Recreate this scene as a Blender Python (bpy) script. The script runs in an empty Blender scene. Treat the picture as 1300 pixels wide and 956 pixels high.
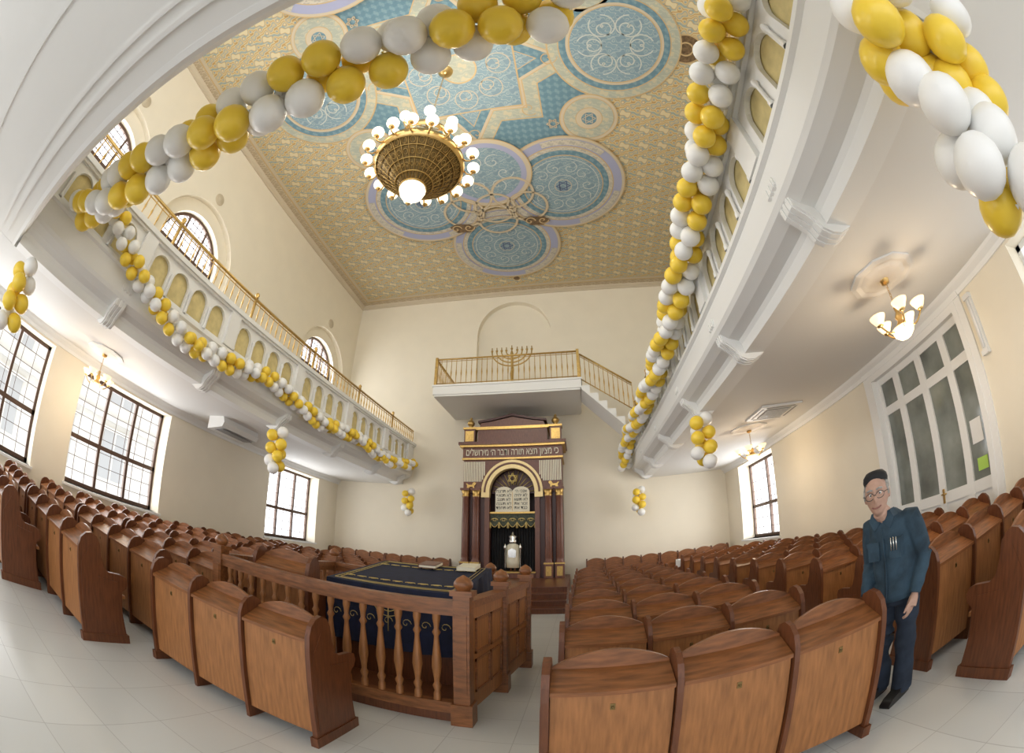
import bpy, bmesh, math, random
from mathutils import Matrix, Vector
random.seed(7)
pi=math.pi
W,D,G=6.68,13.41,3.8
ZS,HC=3.42,10.65
scn=bpy.context.scene
COL=scn.collection
# ------------------------------------------------------------------ materials
def newmat(name):
    m=bpy.data.materials.new(name);m.use_nodes=True
    nt=m.node_tree;return m,nt,nt.nodes['Principled BSDF']
def pmat(name,col,rough=.5,metal=0.,var=.0,scale=6.,bump=0.,emit=None,es=0.,spec=None,stretch=None):
    m,nt,b=newmat(name)
    b.inputs['Base Color'].default_value=(*col,1);b.inputs['Roughness'].default_value=rough;b.inputs['Metallic'].default_value=metal
    if spec is not None:b.inputs['Specular IOR Level'].default_value=spec
    if emit:
        b.inputs['Emission Color'].default_value=(*emit,1);b.inputs['Emission Strength'].default_value=es
    if var or bump:
        tc=nt.nodes.new('ShaderNodeTexCoord');mp=nt.nodes.new('ShaderNodeMapping')
        if stretch:mp.inputs['Scale'].default_value=stretch
        n=nt.nodes.new('ShaderNodeTexNoise');n.inputs['Scale'].default_value=scale;n.inputs['Detail'].default_value=4
        nt.links.new(tc.outputs['Object'],mp.inputs[0]);nt.links.new(mp.outputs[0],n.inputs['Vector'])
        if var:
            r=nt.nodes.new('ShaderNodeValToRGB');r.color_ramp.elements[0].position=.3;r.color_ramp.elements[1].position=.7
            r.color_ramp.elements[0].color=(*[max(0,c*(1-var)) for c in col],1);r.color_ramp.elements[1].color=(*[min(1,c*(1+var)) for c in col],1)
            nt.links.new(n.outputs['Fac'],r.inputs[0]);nt.links.new(r.outputs[0],b.inputs['Base Color'])
        if bump:
            bp=nt.nodes.new('ShaderNodeBump');bp.inputs['Strength'].default_value=bump;bp.inputs['Distance'].default_value=.01
            nt.links.new(n.outputs['Fac'],bp.inputs['Height']);nt.links.new(bp.outputs[0],b.inputs['Normal'])
    return m
def tile_mat():
    m,nt,b=newmat('floor_tiles')
    tc=nt.nodes.new('ShaderNodeTexCoord');br=nt.nodes.new('ShaderNodeTexBrick')
    br.offset=0;br.inputs['Scale'].default_value=1;br.inputs['Brick Width'].default_value=.45;br.inputs['Row Height'].default_value=.45
    br.inputs['Mortar Size'].default_value=.003;br.inputs['Color1'].default_value=(.62,.63,.62,1);br.inputs['Color2'].default_value=(.66,.67,.66,1);br.inputs['Mortar'].default_value=(.47,.47,.46,1)
    nt.links.new(tc.outputs['Object'],br.inputs['Vector']);nt.links.new(br.outputs['Color'],b.inputs['Base Color'])
    b.inputs['Roughness'].default_value=.28
    return m
def damask(name,k,ramp,k2=2.0):
    m,nt,b=newmat(name);N=nt.nodes;L=nt.links
    tc=N.new('ShaderNodeTexCoord');sp=N.new('ShaderNodeSeparateXYZ');L.new(tc.outputs['Object'],sp.inputs[0])
    def mth(op,a,bb=None):
        n=N.new('ShaderNodeMath');n.operation=op
        for i,v in enumerate((a,bb)):
            if v is None:continue
            if isinstance(v,(int,float)):n.inputs[i].default_value=v
            else:L.new(v,n.inputs[i])
        return n.outputs[0]
    x,y=sp.outputs[0],sp.outputs[1]
    s1=mth('ADD',mth('COSINE',mth('MULTIPLY',x,k)),mth('COSINE',mth('MULTIPLY',y,k)))
    s2=mth('MULTIPLY',mth('SINE',mth('MULTIPLY',x,k*k2)),mth('SINE',mth('MULTIPLY',y,k*k2)))
    s3=mth('MULTIPLY',mth('SINE',mth('MULTIPLY',mth('ADD',x,y),k*1.5)),mth('SINE',mth('MULTIPLY',mth('SUBTRACT',x,y),k*1.5)))
    v=mth('ADD',mth('ADD',s1,mth('MULTIPLY',s2,.9)),mth('MULTIPLY',s3,.7))
    v=mth('ADD',mth('MULTIPLY',v,.16),.5)
    r=N.new('ShaderNodeValToRGB');r.color_ramp.interpolation='CONSTANT'
    e=r.color_ramp.elements
    e[0].position=ramp[0][0];e[0].color=(*ramp[0][1],1);e[1].position=ramp[1][0];e[1].color=(*ramp[1][1],1)
    for p,c in ramp[2:]:
        q=e.new(p);q.color=(*c,1)
    L.new(v,r.inputs[0]);L.new(r.outputs[0],b.inputs['Base Color']);b.inputs['Roughness'].default_value=.8
    return m
M={}
M['wall']=pmat('cream_plaster',(.83,.765,.63),.85,var=.02,scale=1.5)
M['white']=pmat('white_plaster',(.84,.84,.82),.6)
M['soffit']=pmat('soffit_paint',(.80,.79,.76),.7)
M['floor']=tile_mat()
M['gold']=pmat('antique_gold',(.55,.36,.12),.35,.85,var=.15,scale=20)
M['archgold']=pmat('pale_gilding',(.72,.56,.28),.4,.4)
M['bronze']=pmat('dark_bronze',(.22,.15,.06),.4,.8,var=.3,scale=25)
M['brass']=pmat('polished_brass',(.66,.45,.18),.28,1.)
M['goldpaint']=pmat('pale_yellow_paint',(.66,.55,.26),.6,.0,var=.12,scale=8)
M['wood']=pmat('varnished_wood',(.335,.140,.046),.45,var=.25,scale=5,stretch=(9,9,1))
M['woodh']=pmat('varnished_wood_crest',(.225,.084,.027),.40,var=.35,scale=5,stretch=(1.5,8,8))
M['woodd']=pmat('dark_wood',(.135,.044,.016),.38,var=.3,scale=6,stretch=(8,8,1))
M['arkwood']=pmat('mahogany',(.15,.055,.032),.35,var=.25,scale=8,stretch=(6,6,1))
M['arkdark']=pmat('dark_mahogany',(.07,.022,.017),.4)
M['velvet']=pmat('navy_velvet',(.007,.012,.042),.8,var=.3,scale=14)
M['thread']=pmat('gold_thread',(.60,.46,.17),.5,.3)
M['wframe']=pmat('window_frame_brown',(.10,.055,.035),.5)
M['glass']=pmat('dark_pane_glass',(.20,.22,.20),.08,0,var=.45,scale=1.6,spec=.8)
M['cream']=pmat('cream_marble',(.78,.73,.58),.5)
M['black']=pmat('black_cloth',(.012,.012,.014),.8)
M['ink']=pmat('dark_lettering',(.03,.03,.03),.7)
M['silver']=pmat('silver',(.75,.75,.72),.25,1.)
M['byel']=pmat('yellow_latex',(.93,.66,.06),.3)
M['bwhi']=pmat('white_latex',(.92,.92,.90),.3)
M['globe']=pmat('lit_opal_glass',(1,.95,.85),.3,emit=(1,.87,.63),es=1.3)
M['shade']=pmat('lit_amber_shade',(1,.85,.6),.3,emit=(1,.70,.38),es=1.0)
M['plastic']=pmat('white_plastic',(.78,.78,.76),.4)
M['linen']=pmat('white_tablecloth',(.82,.82,.82),.8)
M['paper']=pmat('white_paper',(.85,.85,.83),.7)
M['green']=pmat('green_sticker',(.45,.70,.12),.5)
M['grille']=pmat('grey_grille',(.25,.25,.25),.5)
M['brocade']=pmat('dark_green_brocade',(.05,.06,.035),.6,.1,var=.6,scale=30)
M['facade']=pmat('pale_building_render',(.62,.61,.58),.9,var=.06,scale=2)
M['facade_d']=pmat('building_window_pane',(.40,.41,.42),.5)
# ceiling colours
M['c_gold']=damask('gold_arabesque',12.0,[(0,(.56,.47,.29)),(.20,(.31,.37,.36)),(.30,(.62,.50,.29)),(.40,(.50,.32,.13)),(.46,(.63,.52,.30)),(.56,(.33,.39,.37)),(.64,(.56,.38,.17)),(.70,(.68,.59,.38))])
M['c_teal']=damask('slate_diaper',34.,[(0,(.13,.24,.31)),(.45,(.15,.27,.34)),(.62,(.20,.32,.38))],1.)
M['c_blue']=damask('blue_filigree',15.,[(0,(.21,.31,.38)),(.36,(.34,.43,.47)),(.44,(.22,.33,.40)),(.62,(.40,.47,.48)),(.68,(.23,.34,.41))])
M['c_tan']=pmat('tan_band',(.58,.50,.37),.8)
M['c_pale']=damask('pale_ornament_band',22.,[(0,(.50,.47,.40)),(.4,(.58,.54,.45)),(.62,(.44,.42,.37))])
M['c_lilac']=pmat('lilac_band',(.37,.39,.56),.8)
M['c_greygreen']=damask('grey_green_ornament',16.,[(0,(.40,.43,.37)),(.42,(.48,.49,.40)),(.55,(.42,.45,.38)),(.66,(.55,.51,.37))])
M['c_line']=pmat('gold_line',(.56,.41,.22),.7)
M['c_white']=pmat('pale_scrollwork',(.56,.60,.57),.8)
M['c_navy']=pmat('navy_line',(.10,.14,.26),.8)
M['c_brown']=pmat('brown_cartouche',(.16,.10,.05),.7,var=.5,scale=12)
M['c_border']=damask('border_ornament',18.,[(0,(.47,.38,.26)),(.4,(.57,.47,.33)),(.6,(.37,.29,.21)),(.68,(.61,.52,.37))])
# ------------------------------------------------------------------ mesh builder
class MB:
    def __init__(s):s.v=[];s.f=[];s.m=[];s.s=[]
    def add(s,vs,fs,m=0,sm=False):
        o=len(s.v);s.v+=[tuple(v) for v in vs]
        for f in fs:s.f.append([i+o for i in f]);s.m.append(m);s.s.append(sm)
    def box(s,x0,x1,y0,y1,z0,z1,m=0):
        s.add([(x0,y0,z0),(x1,y0,z0),(x1,y1,z0),(x0,y1,z0),(x0,y0,z1),(x1,y0,z1),(x1,y1,z1),(x0,y1,z1)],
        [(0,3,2,1),(4,5,6,7),(0,1,5,4),(1,2,6,5),(2,3,7,6),(3,0,4,7)],m)
    def prism(s,poly,ax,a,b,m=0,sm=False):
        n=len(poly)
        def P(p,t):
            return {'x':(t,p[0],p[1]),'y':(p[0],t,p[1]),'z':(p[0],p[1],t)}[ax]
        s.add([P(p,a) for p in poly]+[P(p,b) for p in poly],[tuple(range(n))[::-1],tuple(range(n,2*n))],m)
        s.add([P(p,a) for p in poly]+[P(p,b) for p in poly],[(i,(i+1)%n,n+(i+1)%n,n+i) for i in range(n)],m,sm)
    def lathe(s,prof,c=(0,0,0),seg=16,m=0,sm=True,mt=None):
        vs=[];k=len(prof)
        for j in range(seg):
            a=2*pi*j/seg
            for r,z in prof:
                p=Vector((r*math.cos(a),r*math.sin(a),z))
                if mt:p=mt@p
                vs.append((p.x+c[0],p.y+c[1],p.z+c[2]))
        fs=[]
        for j in range(seg):
            for i in range(k-1):
                a=j*k+i;b=((j+1)%seg)*k+i
                fs.append((a,b,b+1,a+1))
        s.add(vs,fs,m,sm)
    def sphere(s,c,r,m=0,su=12,sv=8,sc=(1,1,1)):
        pr=[(max(1e-4,r*math.sin(pi*i/sv)),-r*math.cos(pi*i/sv)) for i in range(sv+1)]
        s.lathe(pr,c,su,m,True,Matrix.Diagonal(sc))
    def tube(s,pts,r,seg=8,m=0,closed=False,asp=1.):
        pts=[Vector(p) for p in pts];n=len(pts);vs=[];fs=[]
        up=Vector((0,0,1))
        for i,p in enumerate(pts):
            if closed:t=(pts[(i+1)%n]-pts[i-1])
            else:t=pts[min(n-1,i+1)]-pts[max(0,i-1)]
            t.normalize();u=t.cross(up)
            if u.length<.05:u=t.cross(Vector((1,0,0)))
            u.normalize();w=t.cross(u)
            rr=r[i] if isinstance(r,(list,tuple)) else r
            for j in range(seg):
                a=2*pi*j/seg;q=p+u*rr*math.cos(a)+w*rr*math.sin(a)*asp;vs.append(tuple(q))
        for i in range(n if closed else n-1):
            i2=(i+1)%n
            for j in range(seg):
                j2=(j+1)%seg;fs.append((i*seg+j,i*seg+j2,i2*seg+j2,i2*seg+j))
        if not closed:
            fs.append(tuple(range(seg))[::-1]);fs.append(tuple(range((n-1)*seg,n*seg)))
        s.add(vs,fs,m,True)
    def loft(s,secs,seg=20,m=0):
        vs=[]
        for cx,cy,z,rx,ry in secs:
            for j in range(seg):
                a=2*pi*j/seg;vs.append((cx+rx*math.cos(a),cy+ry*math.sin(a),z))
        n=len(secs);fs=[]
        for i in range(n-1):
            for j in range(seg):
                j2=(j+1)%seg;fs.append((i*seg+j,i*seg+j2,(i+1)*seg+j2,(i+1)*seg+j))
        fs.append(tuple(range(seg))[::-1]);fs.append(tuple(range((n-1)*seg,n*seg)));s.add(vs,fs,m,True)
    def mesh(s,name,mats):
        me=bpy.data.meshes.new(name);me.from_pydata(s.v,[],s.f)
        for k in mats:me.materials.append(M[k] if isinstance(k,str) else k)
        for p,mi,sm in zip(me.polygons,s.m,s.s):p.material_index=mi;p.use_smooth=sm
        me.update()
        bm=bmesh.new();bm.from_mesh(me);bmesh.ops.recalc_face_normals(bm,faces=bm.faces);bm.to_mesh(me);bm.free()
        return me
    def addmesh(s,me,fn,m=0):
        s.add([fn(*v.co) for v in me.vertices],[tuple(p.vertices) for p in me.polygons],m)
def ob(name,me,parent=None,loc=(0,0,0),rot=(0,0,0),scale=(1,1,1)):
    o=bpy.data.objects.new(name,me);COL.objects.link(o);o.location=loc;o.rotation_euler=rot;o.scale=scale
    if parent:o.parent=parent
    return o
def top(o,label,cat,group=None):
    o['label']=label;o['category']=cat
    if group:o['group']=group
    return o
def empty(name,label,cat,loc=(0,0,0),rot=(0,0,0),group=None):
    o=ob(name,None,None,loc,rot);o.empty_display_size=.2
    return top(o,label,cat,group)
def struct(name,me,label=None):
    o=ob(name,me);o['kind']='structure'
    if label:o['label']=label
    return o
def curve_poly(outer,holes,th):
    cu=bpy.data.curves.new('tmp','CURVE');cu.dimensions='2D';cu.fill_mode='BOTH';cu.extrude=th/2
    for pl in [outer]+holes:
        sp=cu.splines.new('POLY');sp.points.add(len(pl)-1)
        for i,p in enumerate(pl):sp.points[i].co=(p[0],p[1],0,1)
        sp.use_cyclic_u=True
    o=bpy.data.objects.new('tmp',cu);COL.objects.link(o)
    dg=bpy.context.evaluated_depsgraph_get();me=bpy.data.meshes.new_from_object(o.evaluated_get(dg))
    bpy.data.objects.remove(o);bpy.data.curves.remove(cu);return me
def text_mesh(body,size,mat,ext=.004,align='CENTER'):
    cu=bpy.data.curves.new('tmp','FONT');cu.body=body;cu.size=size;cu.align_x=align;cu.align_y='CENTER';cu.extrude=ext
    o=bpy.data.objects.new('tmp',cu);COL.objects.link(o)
    dg=bpy.context.evaluated_depsgraph_get();me=bpy.data.meshes.new_from_object(o.evaluated_get(dg))
    bpy.data.objects.remove(o);bpy.data.curves.remove(cu)
    me.materials.clear();me.materials.append(M[mat]);return me
def remesh(mb,name,mat,vox,sm=3):
    o=bpy.data.objects.new('tmp',mb.mesh('tmp',[mat]));COL.objects.link(o)
    r=o.modifiers.new('r','REMESH');r.mode='VOXEL';r.voxel_size=vox
    s=o.modifiers.new('s','SMOOTH');s.iterations=sm;s.factor=.5
    dg=bpy.context.evaluated_depsgraph_get();me=bpy.data.meshes.new_from_object(o.evaluated_get(dg))
    bpy.data.objects.remove(o);me.materials.clear();me.materials.append(M[mat])
    for p in me.polygons:p.use_smooth=True
    me.name=name;return me
def rect(a,b,c,d):return [(a,c),(b,c),(b,d),(a,d)]
def arch(cx,hw,z0,zs,n=20):
    return [(cx-hw,z0),(cx+hw,z0)]+[(cx+hw*math.cos(pi*i/n),zs+hw*math.sin(pi*i/n)) for i in range(n+1)]
# ------------------------------------------------------------------ room shell
Y0=-5.0
mb=MB();mb.box(-W-.5,W+.5,Y0,D+.5,-.1,0);struct('floor',mb.mesh('floor',['floor']),'pale grey square tiled floor')
low_l=[(-.5,2.1),(2.98,5.58),(9.5,12.15)]
up_c=[.85,4.6,11.35]
def wall_side(s,low,ups,doors):
    mb=MB();z0=0
    for k,(d0,d1) in enumerate(((0,.2),(.2,.5))):
        holes=[rect(a,b,1.0,3.22) for a,b in low]+[rect(a,b,.0,c) for a,b,c in doors]
        holes+=[arch(c,1.45 if k==0 else 1.1,5.6 if k==0 else 5.9,7.0) for c in ups]
        me=curve_poly(rect(Y0,D+.5,-.05,HC+.1),holes,d1-d0)
        dm=(d0+d1)/2
        mb.addmesh(me,lambda u,v,w:(s*(W+dm)+w,u,v))
    return mb.mesh('wall',['wall'])
struct('wall_left',wall_side(-1,low_l,up_c,[]),'cream plaster side wall with deep windows')
struct('wall_right',wall_side(1,[(9.7,12.2),(-.4,1.75)],[],[(2.95,5.35,3.25)]),'cream plaster side wall with glazed doors')
mb=MB()
me=curve_poly(rect(-W-.5,W+.5,-.05,HC+.1),[arch(-.25,1.35,5.9,8.9,28)],.25)
mb.addmesh(me,lambda u,v,w:(u,D+.125+w,v));mb.box(-W-.5,W+.5,D+.25,D+.5,-.05,HC+.1)
struct('wall_front',mb.mesh('wall_front',['wall']),'cream plaster end wall with arched niche')
def win_rect(a,b,z0,z1,x,cols,rows):
    mb=MB();t=.035
    mb.box(x-t,x+t,a,a+.07,z0,z1);mb.box(x-t,x+t,b-.07,b,z0,z1);mb.box(x-t,x+t,a,b,z0,z0+.08);mb.box(x-t,x+t,a,b,z1-.07,z1)
    zt=z0+(z1-z0)*.42
    mb.box(x-t,x+t,a,b,zt-.045,zt+.045)
    for c in cols:mb.box(x-t-.003,x+t+.003,a+(b-a)*c-.035,a+(b-a)*c+.035,z0,z1)
    for i in range(1,8):
        y=a+(b-a)*i/8;mb.box(x-.006,x+.006,y-.006,y+.006,z0,z1)
    for i in range(1,8):
        z=z0+(z1-z0)*i/8;mb.box(x-.006,x+.006,a,b,z-.006,z+.006)
    return mb
n=1
for a,b in low_l:
    mb=win_rect(a,b,1.0,3.22,-W-.42,(.36,.68),2)
    mb.box(-W-.48,-W+.06,a-.05,b+.05,.95,1.0,1)
    struct('window_%d'%n,mb.mesh('window',['wframe','white']),'brown framed window with fine security grid and sill');n+=1
for a,b in [(9.7,12.2),(-.4,1.75)]:
    mb=win_rect(a,b,1.0,3.22,W+.42,(.5,),2)
    mb.box(W-.06,W+.48,a-.05,b+.05,.95,1.0,1)
    struct('window_%d'%n,mb.mesh('window',['wframe' if a>5 else 'white','white']),'framed window in deep white reveal');n+=1
for c in up_c:
    mb=MB();x=-W-.42
    ring=[(c+1.1*math.cos(pi*i/24),7.0+1.1*math.sin(pi*i/24)) for i in range(25)]
    inn=[(c+1.02*math.cos(pi*i/24),7.0+1.02*math.sin(pi*i/24)) for i in range(25)]
    mb.prism(ring+inn[::-1],'x',x-.035,x+.035)
    for y in(c-1.1,c+1.02):mb.box(x-.035,x+.035,y,y+.08,5.9,7.0)
    mb.box(x-.035,x+.035,c-1.1,c+1.1,6.95,7.04);mb.box(x-.035,x+.035,c-1.1,c+1.1,5.9,5.98)
    for q in(-.37,.37):
        mb.box(x-.03,x+.03,c+q-.03,c+q+.03,5.9,7.0+math.sqrt(1.1**2-q*q)-.02)
    for i in range(-5,6):
        q=i*.185;mb.box(x-.006,x+.006,c+q-.009,c+q+.009,5.9,7.0+math.sqrt(1.1**2-q*q)-.02)
    for i in range(12):
        z=5.9+i*.18;hw=1.08 if z<7 else math.sqrt(max(.01,1.08**2-(z-7)**2));mb.box(x-.006,x+.006,c-hw,c+hw,z-.009,z+.009)
    struct('window_%d'%n,mb.mesh('window',['wframe']),'arched upper window with brown glazing bars');n+=1
    mb=MB();mt=Matrix.Rotation(pi/2,3,'Y')
    mb.lathe([(0.001,.04),(.07,.04),(.09,.02),(.13,.03),(.16,.02),(.17,0)],(-W,c,8.75),20,0,True,mt)
    o=ob('vent_rosette',mb.mesh('vent_rosette',['c_tan']));top(o,'small round plaster ventilation rosette on upper wall','rosette','wall rosettes')
# building across the street, seen through the windows
mb=MB();mb.box(-17,-16,-8,20,0,7.5,0)
for i in range(9):
    for z in(1.2,4.4):
        y=-7+3*i;mb.box(-16,-15.95,y,y+1.3,z,z+2.0,1);mb.box(-16,-15.9,y-.12,y+1.42,z+2.0,z+2.15,0);mb.box(-15.98,-15.92,y+.6,y+.68,z,z+2.0,0)
mb.box(-16,-15.8,-8,20,3.6,3.8,0)
struct('wall_exterior',mb.mesh('building',['facade','facade_d']),'pale neighbouring building facade outside the windows')
# door
mb=MB();x=W+.1
def dbox(a,b,z0,z1,m=0,d0=0,d1=.08):mb.box(x+d0,x+d1,a,b,z0,z1,m)
mb.box(W-.05,W+.5,2.95,3.05,0,3.25);mb.box(W-.05,W+.5,5.25,5.35,0,3.25);mb.box(W-.049,W+.49,3.05,5.25,3.15,3.25)
mb.box(W-.04,W,2.83,2.97,0,3.38);mb.box(W-.04,W,5.33,5.47,0,3.38);mb.box(W-.06,W,2.83,5.47,3.25,3.4)
cols=[(3.05,3.55),(3.55,4.15),(4.15,4.75),(4.75,5.25)]
for i,(a,b) in enumerate(cols):
    for (q0,q1) in((a,a+.07),(b-.07,b)):dbox(q0,q1,0,3.15,0,-.004,.084)
    for (z0,z1) in((0,.25),(.95,1.1),(2.55,2.68),(3.05,3.15)):dbox(a+.07,b-.07,z0,z1)
    dbox(a+.07,b-.07,.25,.95,0,.03,.05)
    dbox(a+.07,b-.07,1.1,2.55,1,.03,.05);dbox(a+.07,b-.07,2.68,3.05,1,.03,.05)
d=struct('door_1',mb.mesh('door',['white','glass']),'white glazed double doors with side lights and transom')
mb=MB();mb.box(W+.08,W+.095,4.1,4.14,.95,1.15);mb.tube([(W+.09,4.12,1.08),(W+.03,4.12,1.08),(W+.03,4.02,1.08)],.012)
ob('handle',mb.mesh('handle',['brass']),d)
mb=MB();mb.box(W+.122,W+.128,3.2,3.42,1.55,1.85);ob('paper_notice',mb.mesh('notice',['paper']),d)
mb=MB();mb.box(W+.122,W+.128,3.18,3.38,1.2,1.36);ob('sticker',mb.mesh('sticker',['green']),d)
# ------------------------------------------------------------------ ceiling
mb=MB();CM=['white','c_gold','c_teal','c_blue','c_tan','c_pale','c_lilac','c_greygreen','c_line','c_white','c_navy','c_brown','c_border']
ci={k:i for i,k in enumerate(CM)}
mb.box(-W-.5,W+.5,Y0,D+.5,HC+.02,HC+.3)
def L(k):return HC+.02-.002*k
def cpoly(pts,m,k):
    mb.add([(p[0],p[1],L(k)) for p in pts],[tuple(range(len(pts)))],ci[m])
def cring(cx,cy,r0,r1,m,k,seg=64,a0=0,a1=2*pi):
    full=abs(a1-a0-2*pi)<1e-6;vs=[];fs=[]
    for i in range(seg+(0 if full else 1)):
        a=a0+(a1-a0)*i/seg;vs+=[(cx+r0*math.cos(a),cy+r0*math.sin(a),L(k)),(cx+r1*math.cos(a),cy+r1*math.sin(a),L(k))]
    for i in range(seg):
        j=(i+1)%(seg if full else seg+1);fs.append((2*i,2*i+1,2*j+1,2*j))
    mb.add(vs,fs,ci[m])
def cdisc(cx,cy,r,m,k,seg=64):cpoly([(cx+r*math.cos(2*pi*i/seg),cy+r*math.sin(2*pi*i/seg)) for i in range(seg)],m,k)
def cline(pts,w,m,k,closed=False):
    P=[Vector((p[0],p[1])) for p in pts];n_=len(P);vs=[];fs=[]
    for i,p in enumerate(P):
        t=(P[(i+1)%n_]-P[i-1]) if closed else P[min(n_-1,i+1)]-P[max(0,i-1)]
        t.normalize();q=Vector((-t.y,t.x))*w/2
        vs+=[(p.x+q.x,p.y+q.y,L(k)),(p.x-q.x,p.y-q.y,L(k))]
    for i in range(n_ if closed else n_-1):
        j=(i+1)%n_;fs.append((2*i,2*i+1,2*j+1,2*j))
    mb.add(vs,fs,ci[m])
def frame(x0,x1,y0,y1,w,m,k):
    for r in((x0,x1,y0,y0+w),(x0,x1,y1-w,y1),(x0,x0+w,y0+w,y1-w),(x1-w,x1,y0+w,y1-w)):
        cpoly([(r[0],r[2]),(r[1],r[2]),(r[1],r[3]),(r[0],r[3])],m,k)
def spiral(cx,cy,size,rot,sgn,w,m,k):
    pts=[]
    for i in range(26):
        t=i/25;a=rot+sgn*t*3.6*pi/1.6;r=size*(1-t)**.8
        pts.append((cx+r*math.cos(a),cy+r*math.sin(a)))
    cline(pts,w,m,k)
def starpoly(cx,cy,r,n_,rot,w,m,k,step=1):
    pts=[(cx+r*math.cos(rot+2*pi*i/n_),cy+r*math.sin(rot+2*pi*i/n_)) for i in range(n_)]
    for i in range(n_):cline([pts[i],pts[(i+step)%n_]],w,m,k)
cpoly([(-W,Y0),(W,Y0),(W,D),(-W,D)],'c_gold',1)
frame(-W,W,Y0,D,.10,'c_line',2);frame(-W+.1,W-.1,Y0+.1,D-.1,.26,'c_border',2);frame(-W+.36,W-.36,Y0+.36,D-.36,.05,'c_line',3);frame(-W+.41,W-.41,Y0+.41,D-.41,.1,'c_tan',3)
CX,CY=-.1,4.0
def scaled(pts,s_):return [(CX+p[0]*s_,CY+p[1]*s_) for p in pts]
fld=[(-3.3,-2.2),(-2.0,-3.6),(2.0,-3.6),(3.3,-2.2),(3.3,2.2),(2.0,3.6),(-2.0,3.6),(-3.3,2.2)]
cpoly(scaled(fld,1),'c_tan',3);cpoly(scaled(fld,.975),'c_teal',4)
st=[]
for i in range(16):
    r=2.95 if i%4==0 else (2.45 if i%2==0 else 1.85)
    st.append((r*math.cos(pi*i/8),r*math.sin(pi*i/8)))
for s_,m_,k_ in((1.0,'c_line',5),(.98,'c_greygreen',6),(.80,'c_line',7),(.785,'c_tan',8),(.74,'c_teal',9),(.6,'c_line',10),(.585,'c_blue',11)):cpoly(scaled(st,s_),m_,k_)
cpoly(scaled([(-1.3,-1.3),(1.3,-1.3),(1.3,1.3),(-1.3,1.3)],1),'c_line',12);cpoly(scaled([(-1.3,-1.3),(1.3,-1.3),(1.3,1.3),(-1.3,1.3)],.97),'c_blue',13)
for i in range(8):
    a=pi/4*i
    for sg in(-1,1):spiral(CX+.85*math.cos(a),CY+.85*math.sin(a),.33,a,sg,.022,'c_tan',15)
    spiral(CX+2.0*math.cos(a),CY+2.0*math.sin(a),.22,a,1,.025,'c_line',15)
cring(CX,CY,.38,.42,'c_line',15);cdisc(CX,CY,.38,'c_greygreen',15)
for i in range(4):
    a=pi/4+pi/2*i;starpoly(CX+2.75*math.cos(a),CY+2.75*math.sin(a),.16,6,0,.03,'c_tan',15,2)
for sx in(-1,1):
    mx=CX+sx*3.55;my=CY-.25
    for r,m_,k_ in((1.55,'c_line',11),(1.51,'c_greygreen',12),(1.30,'c_line',13),(1.27,'c_teal',14),(1.12,'c_tan',15),(1.06,'c_line',16),(1.03,'c_blue',17)):cdisc(mx,my,r,m_,k_)
    for i in range(6):
        a=i*pi/3
        for sg in(-1,1):spiral(mx+.55*math.cos(a),my+.55*math.sin(a),.33,a+.4*sg,sg,.028,'c_white',19)
    for sy in(-1,1):
        qx,qy=CX+sx*2.85,CY+sy*1.85
        for r,m_,k_ in((.74,'c_line',13),(.71,'c_tan',14),(.64,'c_line',15),(.62,'c_greygreen',16),(.34,'c_line',17),(.32,'c_tan',18),(.19,'c_teal',19)):cdisc(qx,qy,r,m_,k_)
        starpoly(qx,qy,.17,6,0,.02,'c_tan',20,2)
    cdisc(CX+sx*5.2,CY-.2,.42,'c_line',4);cdisc(CX+sx*5.2,CY-.2,.38,'c_brown',5);cring(CX+sx*5.2,CY-.2,.16,.2,'c_line',6)
for sy in(1,-1):
    base=[(CX+.05,6.55),(CX+2.05,4.1),(CX-2.05,4.1)]
    for j,(qx,qy) in enumerate(base):
        qy=CY+sy*qy;kk=20+j*12
        for r,m_,k_ in((1.78,'c_line',0),(1.75,'c_tan',1),(1.68,'c_lilac',2),(1.44,'c_line',3),(1.41,'c_pale',4),(1.30,'c_teal',5),(1.14,'c_line',6),(1.11,'c_blue',7)):cdisc(qx,qy,r,m_,kk+k_)
        for a0 in(.2,2.3,4.4):
            cring(qx,qy,1.48,1.66,'c_pale',kk+8,16,a0,a0+1.1)
        starpoly(qx,qy,.20,6,0,.03,'c_navy',kk+9,2);starpoly(qx,qy,.24,12,0,.02,'c_tan',kk+8,1)
        for i in range(10):
            a=i*pi/5;spiral(qx+.7*math.cos(a),qy+.7*math.sin(a),.22,a,(-1)**i,.02,'c_white',kk+8)
        cring(qx,qy,.40,.42,'c_white',kk+9);cring(qx,qy,1.0,1.02,'c_white',kk+9)
    yy=CY+sy*3.35
    cdisc(CX,yy,1.25,'c_line',58);cdisc(CX,yy,1.22,'c_tan',59);cdisc(CX,yy,1.1,'c_lilac',60);cdisc(CX,yy,.95,'c_blue',61)
    for i in range(6):
        a=i*pi/3;spiral(CX+.5*math.cos(a),yy+.5*math.sin(a),.25,a,(-1)**i,.025,'c_white',62)
    for (rx,ry,rr) in((.0,4.7,.62),(.6,4.15,.62),(-.6,4.15,.62),(0,5.2,.62),(.95,4.75,.62),(-.95,4.75,.62)):
        cring(CX+rx,CY+sy*ry,rr-.075,rr,'c_line',63);cring(CX+rx,CY+sy*ry,rr-.062,rr-.013,'c_tan',64)
    for sx in(-1,1):
        cx_,cy_=CX+sx*1.15,CY+sy*5.4
        cpoly([(cx_-.4,cy_-.12),(cx_-.15,cy_-.22),(cx_+.25,cy_-.15),(cx_+.42,cy_+.05),(cx_+.2,cy_+.2),(cx_-.2,cy_+.18)],'c_brown',65)
        for sg in(-1,1):spiral(cx_+.2*sg,cy_,.17,0,sg,.04,'c_line',66)
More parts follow.
